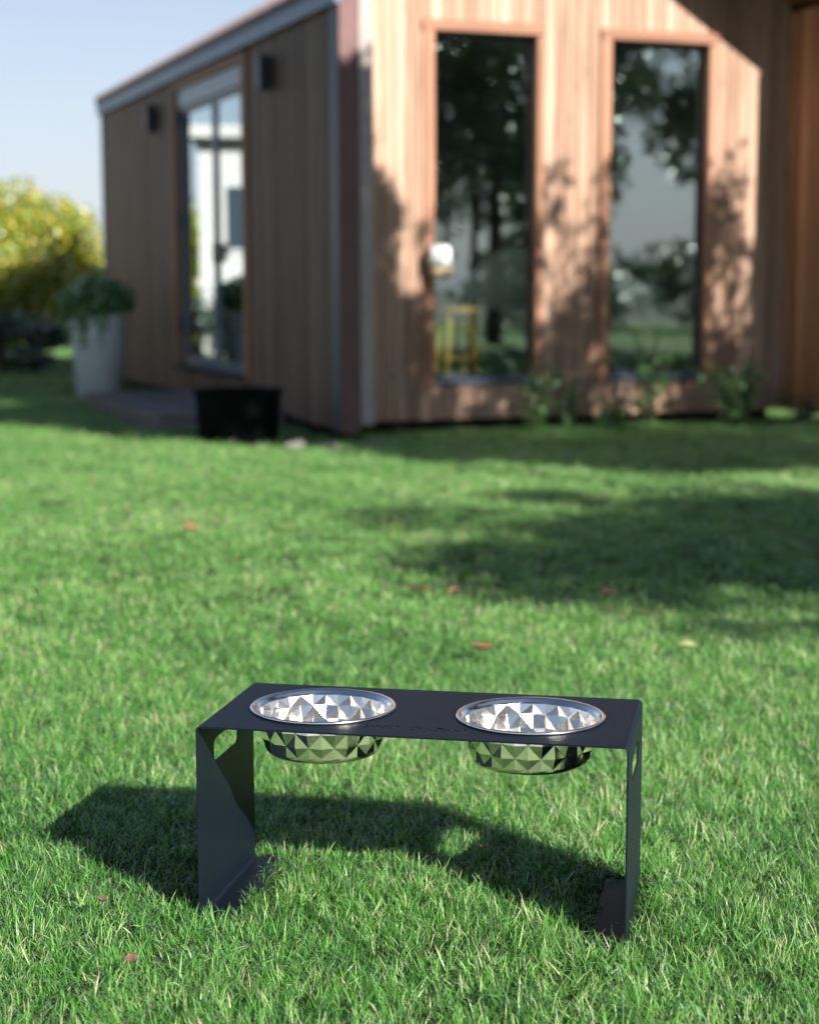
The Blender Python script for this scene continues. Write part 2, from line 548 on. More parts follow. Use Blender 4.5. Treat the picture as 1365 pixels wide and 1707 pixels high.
# wall cores (boards are fixed onto these)
wc = MB()
wc.box(0.022, CT - .02, 0.02, 2.18, Z0 + .02, 2.9)                       # left wall, front of door
wc.box(0.022, CT - .02, 4.76, DEP, Z0 + .02, 2.9)                        # left wall, behind door
wc.box(0.022, CT - .02, 2.18, 4.76, 2.76, 2.9)
wc.box(0.022, CT - .02, 2.18, 4.76, Z0 + .02, 0.30)
wc.box(W_ - CT + .02, W_ - .02, CR + .02, DEP, Z0 + .02, 2.9)            # right wall
wc.build('wall_core', M['wall_core'], house)
win = [(0.85, 1.635), (2.21, 3.02)]
WZ0, WZ1 = 0.345, 2.77
fc = MB()
FX = [CT - .02, win[0][0] - .07, win[0][1] + .07, win[1][0] - .07, win[1][1] + .07, W_ - CT + .02]
for a, b in ((FX[0], FX[1]), (FX[2], FX[3]), (FX[4], FX[5])):
    fc.hexa([(a, FV + .022, Z0 + .02), (b, FV + .022, Z0 + .02), (b, FV + .16, Z0 + .02), (a, FV + .16, Z0 + .02),
             (a, FV + .022, under(a) - .02), (b, FV + .022, under(b) - .02), (b, FV + .16, under(b) - .02), (a, FV + .16, under(a) - .02)])
for a, b in ((FX[1], FX[2]), (FX[3], FX[4])):
    fc.box(a, b, FV + .022, FV + .16, Z0 + .02, WZ0 - .06)
    fc.box(a, b, FV + .022, FV + .16, WZ1 + .06, under(a if a < RID else b) - .02)
fc.build('gable_wall_core', M['wall_core'], house)
# back gable
bg_ = MB()
bg_.poly([(CT, DEP - .1, Z0), (W_ - CT, DEP - .1, Z0), (W_ - CT, DEP - .1, 2.98), (RID, DEP - .1, 4.0), (CT, DEP - .1, 2.98),
          (CT, DEP, Z0), (W_ - CT, DEP, Z0), (W_ - CT, DEP, 2.98), (RID, DEP, 4.0), (CT, DEP, 2.98)],
         [(0, 1, 2, 3, 4), (9, 8, 7, 6, 5), (0, 5, 6, 1), (1, 6, 7, 2), (2, 7, 8, 3), (3, 8, 9, 4), (4, 9, 5, 0)])
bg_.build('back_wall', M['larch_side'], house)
# interior lining
il = MB()
il.box(CT, W_ - CT, FV + .17, DEP - .12, 0.28, 0.30)
il.build('interior_floor', M['floor_in'], house)
il = MB()
il.box(CT - .018, CT + .01, FV + .17, 2.18, .30, 2.9); il.box(CT - .018, CT + .01, 4.76, DEP - .12, .30, 2.9)
il.box(W_ - CT - .01, W_ - CT + .018, FV + .17, DEP - .12, .30, 2.9)
il.box(CT + .012, W_ - CT - .012, 5.0, 5.08, .302, 2.9)
il.build('interior_wall', M['inner'], house)
il = MB(); il.box(CT + .012, W_ - CT - .012, FV + .17, DEP - .12, 2.902, 2.93); il.build('ceiling', M['inner'], house)
# footing beam in the shadow gap
fb = MB()
fb.box(0.12, W_ - .12, FV + .35, DEP - .1, 0.0, Z0 + .018)
fb.build('footing', M['wall_core'], house)

# front boards
bw = 0.0862
ncol = int(round((W_ - 2 * CT) / bw))
bw = (W_ - 2 * CT) / ncol
def front_board(a, b, z0, z1a, z1b):
    j = random.uniform(0, 0.002)
    y0, y1 = FV + j, FV + .02
    a, b = a + .0035, b - .0035
    mb = MB().hexa([(a, y0, z0), (b, y0, z0), (b, y1, z0), (a, y1, z0), (a, y0, z1a), (b, y0, z1b), (b, y1, z1b), (a, y1, z1a)])
    mb.build('board', M['larch'], house)
for i in range(ncol):
    a, b = CT + i * bw, CT + (i + 1) * bw
    segs = [(a, b)]
    top = lambda x: under(x) - .003
    hit = None
    for (w0, w1) in win:
        if b > w0 - .075 and a < w1 + .045:
            hit = (w0 - .075, w1 + .045)
    if hit is None:
        front_board(a, b, Z0, top(a), top(b))
    else:
        front_board(a, b, Z0, WZ0 - .03, WZ0 - .03)
        front_board(a, b, WZ1 + .075, top(a), top(b))
        if a < hit[0]:
            front_board(a, hit[0], WZ0 - .03, WZ1 + .075, WZ1 + .075)
        if b > hit[1]:
            front_board(hit[1], b, WZ0 - .03, WZ1 + .075, WZ1 + .075)
# side boards
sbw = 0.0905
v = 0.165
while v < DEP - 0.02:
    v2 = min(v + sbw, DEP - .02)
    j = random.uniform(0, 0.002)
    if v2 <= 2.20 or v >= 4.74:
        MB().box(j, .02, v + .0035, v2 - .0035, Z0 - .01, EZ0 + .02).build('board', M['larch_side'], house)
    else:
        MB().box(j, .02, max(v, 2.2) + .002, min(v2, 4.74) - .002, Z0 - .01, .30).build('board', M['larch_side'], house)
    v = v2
# corner trim
MB().box(-.012, .02, 0.004, .163, Z0 - .02, 3.0).build('metal_trim', M['trim_blue'], house)
MB().box(-.012, .02, DEP - .018, DEP + .06, Z0 - .02, 2.9).build('metal_trim', M['zinc'], house)
MB().box(-.010, .128, -.022, 0.002, Z0 - .03, under(.06)).build('corner_board', M['post'], house, bevel=.003)
MB().box(.132, CT + .01, -.014, 0.004, Z0 + .02, under(.17)).build('pale_board', M['pale_board'], house, bevel=.003)
MB().box(CT - .018, CT, 0.006, FV, Z0, 3.03).build('cheek_lining', M['larch'], house)
# right cheek (porch wall): boards seen from inside, running upright
n = 9
for i in range(n):
    a = CR + (FV - CR) * i / n
    b = CR + (FV - CR) * (i + 1) / n
    MB().box(W_ - CT, W_ - CT + .018, a + .002, b - .002, Z0, 3.03).build('board', M['porch'], house)
MB().box(W_ - CT + .002, W_ + .01, CR - .022, CR - .002, Z0 - .03, 3.0).build('corner_board', M['post'], house)
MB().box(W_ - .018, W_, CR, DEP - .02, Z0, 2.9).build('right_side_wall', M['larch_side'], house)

# windows
for k, (u0, u1) in enumerate(win):
    w = MB()
    fw = .022 if k == 0 else .022
    yb = FV + .062
    w.box(u0, u0 + fw, yb, yb + .06, WZ0 + .03, WZ1)
    w.box(u1 - fw, u1, yb, yb + .06, WZ0 + .03, WZ1)
    w.box(u0 + fw, u1 - fw, yb, yb + .06, WZ1 - .035, WZ1)
    w.box(u0 + fw, u1 - fw, yb, yb + .06, WZ0 + .03, WZ0 + .055)
    wo = w.build('window', M['frame_dark'], house)
    MB().box(u0 + fw - .004, u1 - fw + .004, yb + .02, yb + .03, WZ0 + .05, WZ1 - .03).build('pane', M['glass'], wo)
    # casing: boards round the opening, returning into the reveal
    MB().box(u0 - .075, u0 - .001, FV - .022, yb + .062, WZ0 - .025, WZ1 + .001).build('casing', M['casing'], wo)
    MB().box(u1 + .001, u1 + .045, FV - .012, yb + .062, WZ0 - .025, WZ1 + .001).build('casing', M['casing'], wo)
    MB().box(u0 - .085, u1 + .055, FV - .026, yb + .062, WZ1 + .003, WZ1 + .073).build('casing', M['casing_h'], wo)
    MB().box(u0, u1, FV - .022, yb + .055, WZ0 - .012, WZ0 + .027).build('sill', M['zinc'], wo, bevel=.004)
    MB().box(u0, u1, FV - .004, FV + .02, WZ0 - .026, WZ0 - .014).build('casing', M['casing_h'], wo)

# double glazed door in the side wall
D0, D1 = 2.36, 4.58
dz0, dz1 = 0.33, 2.74
door = MB()
yb0, yb1 = .035, .085
mid = 3.40
for a, b in ((D0, D0 + .05), (mid - .05, mid + .05), (D1 - .05, D1)):
    door.box(yb0, yb1, a, b, dz0, 2.58)
for a, b in ((D0 + .05, mid - .05), (mid + .05, D1 - .05)):
    door.box(yb0, yb1, a, b, dz0, dz0 + .075)
    door.box(yb0, yb1, a, b, 2.53, 2.58)
do = door.build('glass_door', M['frame_grey'], house)
MB().box(.012, .08, D0, D1, 2.583, dz1).build('transom', M['transom'], do, bevel=.003)
for a, b in ((D0 + .048, mid - .048), (mid + .048, D1 - .048)):
    MB().box(.055, .063, a, b, dz0 + .07, 2.535).build('pane', M['glass_door'], do)
hd = MB(); hd.box(-.005, .034, mid - .075, mid - .055, 1.22, 1.38); hd.box(-.005, .008, mid - .20, mid - .055, 1.30, 1.32)
hd.build('handle', M['frame_dark'], do)
for zz in (0.62, 1.55, 2.42):
    MB().box(-.012, .036, D1 - .03, D1 + .01, zz, zz + .13).build('hinge', M['lamp_black'], do)
MB().box(-.018, .09, D1 + .003, D1 + .155, .30, dz1 + .07).build('casing', M['casing'], do)
MB().box(-.018, .09, D0 - .14, D0 - .003, .30, dz1 + .07).build('casing', M['casing'], do)
MB().box(-.018, .09, D0, D1, dz1 + .004, dz1 + .07).build('casing', M['casing'], do)
MB().box(-.06, .09, D0 - .02, D1 + .02, dz0 - .035, dz0 - .003).build('threshold', M['wall_core'], do)

# two square up-down wall lamps
for va in (1.56, 5.36):
    l = MB()
    l.box(-.105, -.015, va - .05, va + .05, 2.44, 2.69)
    lo = l.build('wall_lamp', M['lamp_black'], house, bevel=.006)
    MB().box(-.014, -.001, va - .03, va + .03, 2.50, 2.63).build('bracket', M['lamp_black'], lo)

# fascia, roof, soffit
MB().box(-.045, -.004, -.03, DEP + .08, EZ0, EZ1).build('fascia', M['zinc'], house, bevel=.005)
MB().box(W_ + .004, W_ + .045, CR - .03, DEP + .08, EZ0, EZ1).build('fascia', M['zinc'], house)
MB().hexa([(-.03, -.035, EZ0 + .08), (.35, -.06, EZ0 + .29), (.35, -.035, EZ0 + .29), (-.03, -.012, EZ0 + .08),
           (-.03, -.035, EZ1 + .03), (.35, -.06, EZ1 + .25), (.35, -.035, EZ1 + .25), (-.03, -.012, EZ1 + .03)])
for side in (0, 1):
    ue = -.05 if side == 0 else W_ + .05
    r = MB()
    zt = lambda u: 2.995 + SL * (RID - abs(u - RID)) + .05 * 1
    # slab
    a, b = (ue, RID)
    va_, vb_ = vfront(a) - .04, vfront(b) - .04
    r.hexa([(a, va_, zt(a) - .08), (b, vb_, zt(b) - .08), (b, DEP + .12, zt(b) - .08), (a, DEP + .12, zt(a) - .08),
            (a, va_, zt(a) - .02), (b, vb_, zt(b) - .02), (b, DEP + .12, zt(b) - .02), (a, DEP + .12, zt(a) - .02)])
    ro = r.build('roof', M['roof'], house)
    nr = 24
    for i in range(nr + 1):
        vv = -.02 + (DEP + .1) * i / nr
        s = MB()
        s.hexa([(a, vv, zt(a) - .022), (b, vv, zt(b) - .022), (b, vv + .035, zt(b) - .022), (a, vv + .035, zt(a) - .022),
                (a, vv + .008, zt(a) + .012), (b, vv + .008, zt(b) + .012), (b, vv + .027, zt(b) + .012), (a, vv + .027, zt(a) + .012)])
        if vv > vb_:
            s.build('roof_rib', M['roof'], ro)
    # soffit boards over the porch recess
    ns = 12
    for i in range(ns):
        ua = (CT if side == 0 else RID) + (RID - CT) * i / ns
        ub = ua + (RID - CT) / ns
        q = [(ua + .002, vfront(ua)), (ub - .002, vfront(ub)), (ub - .002, FV + .02), (ua + .002, FV + .02)]
        MB().hexa([(x, y, under(x)) for x, y in q] + [(x, y, under(x) + .02) for x, y in q]).build('soffit_board', M['soffit'], house)
    # barge board
    q0, q1 = (0.0 if side == 0 else W_), RID
    MB().hexa([(q0, vfront(q0) - .036, under(q0) - .0), (q1, vfront(q1) - .036, under(q1)), (q1, vfront(q1) - .006, under(q1)), (q0, vfront(q0) - .006, under(q0)),
               (q0, vfront(q0) - .036, under(q0) + .14), (q1, vfront(q1) - .036, under(q1) + .14), (q1, vfront(q1) - .006, under(q1) + .14), (q0, vfront(q0) - .006, under(q0) + .14)]).build('barge_board', M['zinc'], house)

# ------------------------------------------------------------------ furniture behind the windows
def on_floor(u, v): return hw(u, v, .301)
st = empty('bar_stool', on_floor(1.22, 1.0), TH)
tag(st, 'yellow wooden bar stool standing just inside the left tall window', 'stool')
MB().lathe([(.155, 0), (.17, .012), (.17, .03), (.16, .04)], 24, (0, 0, .53)).build('seat', M['gold'], st)
for a in range(4):
    th = TH * 0 + math.pi / 4 + a * math.pi / 2
    c, s = math.cos(th), math.sin(th)
    MB().tube([(c * .12, s * .12, .54), (c * .17, s * .17, 0)], [.022, .017], 8).build('leg', M['gold'], st)
rg = MB()
for a in range(4):
    t0, t1 = math.pi / 4 + a * math.pi / 2, math.pi / 4 + (a + 1) * math.pi / 2
    rg.tube([(math.cos(t0) * .158, math.sin(t0) * .158, .2), (math.cos(t1) * .158, math.sin(t1) * .158, .2)], .01, 6)
rg.build('foot_rail', M['gold'], st)

def armchair(name, loc, rz, mat, label, cat, w=.78, g=.0):
    o = empty(name, loc, rz); tag(o, label, cat)
    def cushion(nm, x0, x1, y0, y1, z0, z1, bev, rot=None):
        c = MB().box(x0, x1, y0, y1, z0 + g, z1 + g).build(nm, mat, o, smooth=True, bevel=bev, seg=4)
        if rot: c.rotation_euler = rot
        return c
    h = w / 2
    cushion('seat', -h + .13, h - .13, -.33, .25, .22, .44, .06)
    q = MB(); na = 22
    for i in range(na + 1):
        a = R(-22) + R(224) * i / na
        zt_ = .60 + .34 * max(0, math.sin(a)) ** 1.5
        c_, s_ = math.cos(a), math.sin(a)
        for rr2, z in ((h - .10, .2 + g), (h - .085, zt_ - .03 + g), (h - .05, zt_ + g), (h - .005, zt_ - .03 + g), (h - .04, .2 + g)):
            q.v.append((c_ * rr2, s_ * rr2 * .95 - .02, z))
    for i in range(na):
        for k in range(5):
            q.f.append((i * 5 + k, i * 5 + (k + 1) % 5, (i + 1) * 5 + (k + 1) % 5, (i + 1) * 5 + k))
    q.f += [tuple(range(5)), tuple(na * 5 + k for k in reversed(range(5)))]
    q.build('backrest', mat, o, smooth=True)
    for x in (-h + .08, h - .08):
        for y in (-.27, .27):
            MB().tube([(x, y, .15 + g), (x, y, 0)], [.02, .014], 8).build('leg', M['bark'], o)
    return o
armchair('armchair', on_floor(2.92, 1.25), TH + R(60), M['grey_cloth'], 'pale grey rounded armchair behind the right tall window', 'armchair', .84, .12)
armchair('armchair', on_floor(2.05, 1.9), TH + R(-30), M['grey_cloth_dark'], 'grey green armchair further inside behind the left tall window', 'armchair', .9, .1)
# white curtain panel inside the side door
cu = MB()
pts = []
nn = 20
for i in range(nn + 1):
    vv = 2.78 + .36 * i / nn
    pts.append((0.16 + .02 * math.sin(i * 1.9), vv))
vs = [(x, y, z) for z in (.34, 2.0) for x, y in pts]
cu.poly(vs, [(i, i + 1, nn + 1 + i + 1, nn + 1 + i) for i in range(nn)])
me = mesh_from('curtain', cu.v, cu.f, M['white_cloth'], True)
co = link('curtain', me); co.location = P0; co.rotation_euler = (0, 0, TH)
co.modifiers.new('thickness', 'SOLIDIFY').thickness = .003
tag(co, 'narrow white curtain hanging inside the glazed side door', 'curtain')
# small white and beige holder fixed on the left window
hp = hw(.855, FV - .095, 1.085)
ho = empty('window_feeder', hp, TH)
tag(ho, 'small rounded white and beige holder fixed at the left edge of the left window', 'holder')
MB().lathe([(.02, .225), (.065, .215), (.080, .19), (.082, .10), (.07, .085)], 24).build('cap', M['white'], ho, smooth=True)
MB().lathe([(.05, -.01), (.072, 0), (.080, .03), (.080, .07), (.05, .08)], 24, (.015, 0, 0)).build('tray', M['beige'], ho, smooth=True)
MB().box(-.015, .015, .06, .155, .03, .07).build('bracket', M['white'], ho)

# ------------------------------------------------------------------ deck step beside the door
stp = empty('deck_step', P0, TH)
tag(stp, 'low grey timber deck step in front of the side door', 'step')
su0, su1, sv0, sv1, sz = -.98, -.03, 1.22, 4.05, .125
nb = 9
for i in range(nb):
    a = su0 + (su1 - su0) * i / nb; b = su0 + (su1 - su0) * (i + 1) / nb
    MB().box(a + .003, b - .003, sv0, sv1, sz - .025, sz + random.uniform(-.001, .001)).build('deck_board', M['deck'], stp)
MB().box(su0, su1, sv0 + .005, sv0 + .03, 0, sz - .027).build('skirt', M['deck'], stp)
MB().box(su0 + .005, su0 + .03, sv0 + .035, sv1, 0, sz - .027).build('skirt', M['deck'], stp)
MB().box(su0 - .012, su0 + .05, sv0 - .022, sv0 + .003, 0, sz - .028).build('corner_block', M['deck'], stp)

# ------------------------------------------------------------------ tall planter with trailing plant
pp = Vector((-2.83, 16.02, 0))
pl = empty('tall_planter', pp)
tag(pl, 'tall tapered off-white planter with bushy green plant beside the far end of the deck step', 'planter')
MB().lathe([(.18, 0), (.20, .01), (.265, .74), (.275, .78), (.25, .78), (.245, .72), (.05, .71)], 40).build('pot', M['white_pot'], pl, smooth=True)
MB().lathe([(.243, .725), (.1, .74), (.01, .75)], 24).build('soil', M['soil'], pl, smooth=True)
n = 1500
th = rng.uniform(0, 2 * np.pi, n); rr = .34 * np.sqrt(rng.uniform(0, 1, n)); 
zz = .80 + rng.uniform(0, 1, n) * (.34 - .5 * (rr / .34) ** 2 * .34)
P = np.stack([rr * np.cos(th), rr * np.sin(th), zz], 1)
n2 = 600
th2 = rng.normal(-1.9, .55, n2); h2 = rng.uniform(.35, .86, n2)
P2 = np.stack([(.285 + rng.uniform(-.02, .04, n2)) * np.cos(th2), (.285 + rng.uniform(-.02, .04, n2)) * np.sin(th2), h2], 1)
P2 = P2[(h2 > .45 + .5 * np.abs(np.sin(th2 * 5)) * .6)]
leaf_cloud('foliage', np.vstack([P, P2]), .035, M['leaf_green'], pl)

# black round tub by the corner
tb = hw(-.63, .28)
to = empty('black_tub', tb)
tag(to, 'low round black tub on the grass near the left front corner of the house', 'tub')
MB().lathe([(.23, 0), (.265, .02), (.285, .30), (.30, .335), (.305, .35), (.275, .35), (.27, .30), (.02, .28)], 40).build('tub_body', M['black_tub'], to, smooth=True)
MB().lathe([(.268, .305), (.1, .32), (.01, .322)], 24).build('soil', M['soil'], to, smooth=True)

# pale stones along the wall foot
def stone(p, s, label):
    bm = bmesh.new()
    bmesh.ops.create_icosphere(bm, subdivisions=2, radius=s)
    for v_ in bm.verts:
        k = 1 + .22 * math.sin(v_.co.x * 70 + p[0] * 9) + .15 * math.sin(v_.co.y * 90 + p[1] * 7)
        v_.co.x *= k * 1.2; v_.co.y *= k; v_.co.z *= .6 * k
    me = bpy.data.meshes.new('stone'); bm.to_mesh(me); bm.free()
    me.polygons.foreach_set('use_smooth', [True] * len(me.polygons))
    me.materials.append(M['stone'])
    o = link('stone', me); o.location = (p[0], p[1], s * .35); o.rotation_euler = (0, 0, random.uniform(0, 3))
    tag(o, label, 'stone', 'stones along the foot of the house')
stone((-.50, 10.95), .055, 'round pale stone in the grass left of the house corner')
stone((-.23, 11.07), .055, 'pale stone in the grass just below the house corner board')
stone((-.09, 11.0), .035, 'small pale stone just right of the corner board')
stone((-.72, 11.1), .06, 'greyish flat stone between the black tub and the corner')
stone((.42, 11.4), .035, 'smallest pale stone below the left window in the shade')

# ------------------------------------------------------------------ plants in front of the gable wall
def rose(loc, h, w, nst, nl, mat, label, leaf=.035):
    o = empty('rose_bush', loc); tag(o, label, 'shrub', 'thin shrubs before the gable wall')
    sm = MB(); C = []
    for i in range(nst):
        a = random.uniform(0, 6.28); tipr = random.uniform(.4, 1) * w
        hh = h * random.uniform(.65, 1.0)
        pts = [Vector((math.cos(a) * tipr * t ** 1.3, math.sin(a) * tipr * t ** 1.3 * .5, hh * t)) for t in (0, .3, .6, 1)]
        sm.tube(pts, [.007, .006, .005, .003], 5)
        for k in range(nl // nst):
            t = random.uniform(.18, 1)
            i0 = min(int(t * 3), 2); f = t * 3 - i0
            p = pts[i0].lerp(pts[i0 + 1], min(f, 1))
            C.append(p + Vector((random.gauss(0, .045), random.gauss(0, .035), random.gauss(0, .035))))
    sm.build('stem', M['stem'], o)
    leaf_cloud('foliage', np.array(C), leaf, mat, o)
rose((2.36, 12.72, 0), .52, .24, 9, 380, M['leaf_green'], 'small leafy dark green shrub right of the right window')
rose((1.72, 12.62, 0), .78, .26, 8, 150, M['leaf_green'], 'thin green shrub with light leaves before the right window')
rose((1.12, 12.45, 0), .42, .12, 5, 60, M['leaf_green'], 'small green sprig between the two tall windows')
rose((.90, 12.45, 0), .62, .22, 6, 140, M['leaf_green'], 'dark green shrub at the right lower corner of the left window')
rose((1.40, 12.35, 0), .22, .2, 7, 130, M['leaf_green'], 'low bright green tuft in the grass below the gap between the windows', .03)
rose((2.92, 12.9, 0), .25, .3, 9, 170, M['leaf_dark'], 'low dry green clump at the foot of the right porch wall', .03)
rose((3.05, 12.4, 0), .18, .25, 9, 120, M['leaf_green'], 'low green clump at the right edge of the lawn by the house', .03)

# ------------------------------------------------------------------ trees and bushes
def crown_points(c, r, n, clumps=30, hollow=.35, cr=.32):
    cc = rng.normal(size=(clumps, 3)); cc /= np.linalg.norm(cc, axis=1, keepdims=True)
    cc *= rng.uniform(hollow, 1.0, (clumps, 1)) ** .6
    cc = cc * np.array(r) + np.array(c)
    k = rng.integers(0, clumps, n)
    d = rng.normal(size=(n, 3)); d /= np.linalg.norm(d, axis=1, keepdims=True)
    d *= rng.uniform(.2, 1, (n, 1)) ** .5
    sizes = rng.uniform(.6, 1.3, clumps)
    P = cc[k] + d * np.array(r) * cr * sizes[k][:, None]
    return P, cc
TREE_N = [0]
def tree(loc, H, trunk_r, crown_c, crown_r, nleaf, leaf, mat, label, clumps=30, cr=.32, cat='tree', group=None, name='garden_tree', forks=8, hollow=.35):
    global rng
    TREE_N[0] += 1; keep_ = rng; rng = np.random.default_rng(100 + TREE_N[0])
    o = empty(name, loc); tag(o, label, cat, group)
    P, cc = crown_points(crown_c, crown_r, nleaf, clumps, hollow, cr)
    P = P[P[:, 2] > .03]
    tk = MB()
    top = Vector(crown_c)
    tk.tube([(0, 0, -.05), (trunk_r * .3, 0, top.z * .35), (0, trunk_r * .4, top.z * .7), tuple(top)], [trunk_r, trunk_r * .8, trunk_r * .65, trunk_r * .4], 10)
    for i in range(min(forks, len(cc))):
        e = Vector(cc[i]); s0 = Vector((0, 0, max(.2, min(top.z * .75, e.z - .3))))
        mdl = s0.lerp(e, .5) + Vector((0, 0, .12))
        tk.tube([s0, mdl, e], [trunk_r * .4, trunk_r * .28, trunk_r * .08], 6)
    tk.build('trunk', M['bark'], o, smooth=True)
    leaf_cloud('crown', P, leaf, mat, o)
    rng = keep_
    return o
# seen: yellow-green bush left, tree beyond it, dark low shrub at its foot
tree((-5.3, 23.6, 0), 2.3, .06, (0, 0, 1.15), (1.4, 1.0, 1.0), 38000, .05, M['leaf_yellow'], 'large rounded yellow green bush at the left beyond the planter', 120, .30, 'bush', None, 'yellow_bush', hollow=.25)
tree((-7.2, 24.4, 0), 2.4, .06, (0, 0, 1.15), (1.3, 1.0, 1.05), 26000, .055, M['leaf_yellow'], 'yellow green bush at the far left edge of the picture', 100, .30, 'bush', None, 'yellow_bush', hollow=.25)
tree((-9.7, 38, 0), 3.6, .09, (0, 0, 2.6), (1.0, 1.0, 1.0), 6000, .08, M['leaf_green'], 'green tree top rising beyond the yellow green bush at the far left', 30, .3, 'tree')
tree((-4.75, 20.6, 0), .8, .03, (0, 0, .38), (.75, .5, .34), 5000, .04, M['leaf_deep'], 'low dark green shrub at the foot of the yellow green bush', 30, .3, 'shrub', None, 'low_shrub')
tree((-5.9, 21.2, 0), .8, .03, (0, 0, .40), (.8, .5, .42), 5000, .04, M['leaf_deep'], 'dark shrub at the left picture edge before the bush', 30, .3, 'shrub', None, 'low_shrub')

# out of frame on the right: trees that shade the lawn and the wall and mirror in the panes
az = Vector((SUN_AZ.x, SUN_AZ.y)); TE = math.tan(SUN_EL)
def caster(gx, gy, t):             # where a crown must stand to shade ground point (gx, gy) from distance t
    return (gx + az.x * t, gy + az.y * t, t * TE)
def shade_tree(gx, gy, t, r, n, leaf, label, clumps=26, cr=.3, tr=.07, hollow=.2):
    x, y, z = caster(gx, gy, t)
    return tree((x, y, 0), z, tr, (0, 0, z), r, n, leaf, M['leaf_dark'], label, clumps, cr, 'tree', 'trees to the right of the lawn', hollow=hollow)
shade_tree(1.75, 6.75, 8.5, (1.9, 1.8, .62), 17000, .06, 'broad low garden tree nearest the lawn on the right', 90, .26, .06, .0)
shade_tree(1.25, 11.0, 7, (2.0, .9, .75), 15000, .06, 'small spreading tree right of the lawn, before the slim trees', 90, .22, .05, .0)
shade_tree(-2.9, 13.9, 10.5, (1.3, 1.1, 1.1), 8000, .07, 'slim tree in the row right of the lawn, farthest from the house', 44, .27, .05, .0)
shade_tree(-1.3, 12.7, 9, (1.0, 1.0, 1.3), 8000, .06, 'slim tree in the row right of the lawn, second farthest from the house', 60, .2, .05, .0)
shade_tree(-.2, 12.2, 8, (.9, .9, 1.8), 6000, .05, 'slim tree in the row right of the lawn, middle one', 90, .16, .05, .0)
shade_tree(1.1, 12.7, 7, (.95, .95, 2.1), 6300, .05, 'slim tree in the row right of the lawn, second nearest the house', 100, .16, .05, .0)
shade_tree(2.35, 13.2, 6.5, (.9, .9, 2.1), 6300, .05, 'slim tree in the row right of the lawn, nearest the house', 100, .16, .05, .0)
# trees mirrored in the panes
tree((13.4, -.6, 0), 6, .16, (0, 0, 4.0), (2.3, 2.3, 3.0), 15000, .085, M['leaf_dark'], 'large dark leafy tree far right of the lawn mirrored in the left window', 110, .19, 'tree', 'trees to the right of the lawn', hollow=.2)
tree((17.5, 1.2, 0), 7, .16, (0, 0, 5.2), (2.8, 2.8, 2.2), 17000, .09, M['leaf_dark'], 'spreading tree far right of the lawn mirrored high in the right window', 80, .19, 'tree', 'trees to the right of the lawn', hollow=.1)
for i, (x, y, h) in enumerate(((22, -7.5, 2.2), (24.5, -3.5, 2.6), (27, .5, 2.0))):
    tree((x, y, 0), h, .08, (0, 0, h * .5), (2.6, 2.6, h * .5), 3500, .13, M['leaf_dark'],
         ['dark bush far right behind the trees, nearest the camera side', 'tallest dark bush far right behind the trees', 'dark bush far right behind the trees, toward the house side'][i], 30, .3, 'bush', 'bushes behind the trees at right', 'far_bush')
# neighbouring white house mirrored in the side door
nh = empty('neighbour_house', (-7.3, 20.0, 0), R(37.4))
tag(nh, 'white rendered low house left of the garden mirrored in the side door', 'house')
q = MB(); q.box(-1.9, 1.9, 0.6, 3.2, .9, 2.9); q.build('wall', M['render_white'], nh)
q = MB(); q.box(-1.93, 1.93, .57, 3.23, 0, .895); q.build('plinth', M['render_tan'], nh)
for i in range(4):
    w_ = MB().box(-1.7 + i * .92, -1.15 + i * .92, .57, .597, 1.45, 2.35).build('window', M['render_white'], nh)
    MB().box(-1.64 + i * .92, -1.21 + i * .92, .55, .568, 1.51, 2.29).build('pane', M['dark_glass'], w_)
MB().box(-2.0, 2.0, .3, 3.3, 2.903, 3.05).build('roof', M['render_white'], nh)
MB().box(-1.9, 1.9, -.1, .54, 1.0, 1.12).build('balcony', M['render_white'], nh)
for x in (-1.75, -.6, .6, 1.75):
    MB().box(x - .1, x + .1, -.08, .12, 0, .997).build('pillar', M['render_white'], nh)
tree((-6.6, 18.9, 0), 1.7, .04, (0, 0, .85), (.45, .45, .8), 3500, .05, M['leaf_green'], 'added narrow green shrub breaking up the white house in the door reflection, nearer the lawn', 30, .3, 'shrub', 'added shrubs before the neighbouring house', 'added_shrub')  # two unseen shrubs added to break up the white in the door's reflection
tree((-8.0, 18.4, 0), 2.1, .04, (0, 0, 1.3), (.5, .5, .8), 3500, .05, M['leaf_deep'], 'added taller dark shrub breaking up the white house in the door reflection', 30, .3, 'shrub', 'added shrubs before the neighbouring house', 'added_shrub')
# added unseen hedge at the right, darkens what the stand legs reflect
hg = empty('added_hedge', (8.0, 13.8, 0), 0)
tag(hg, 'added dark hedge right of the lawn, unseen, darkening the reflection in the stand legs', 'hedge')
nhg = 13000
Ph = np.stack([rng.uniform(-.55, .55, nhg), rng.uniform(-4.3, 4.3, nhg), 2.1 * rng.uniform(.02, 1, nhg) ** .8], 1)
Ph[:, 0] += .15 * np.sin(Ph[:, 1] * 2.1); Ph[:, 2] *= 1 + .08 * np.sin(Ph[:, 1] * 1.3 + 1)
leaf_cloud('foliage', Ph, .08, M['leaf_dark'], hg)
MB().box(-.35, .35, -4.2, 4.2, 0, 1.75).build('inner_twigs', M['bark'], hg)

# ------------------------------------------------------------------ the feeding stand
SO = Vector((-0.005, 2.7062, 0.0))
SYAW = -0.1976
SD, SH, ST = 0.3205, 0.326, 0.003
stand = empty('feeder_stand', SO, SYAW)
tag(stand, 'matte black bent steel pet feeder stand standing in the grass', 'pet feeder stand')

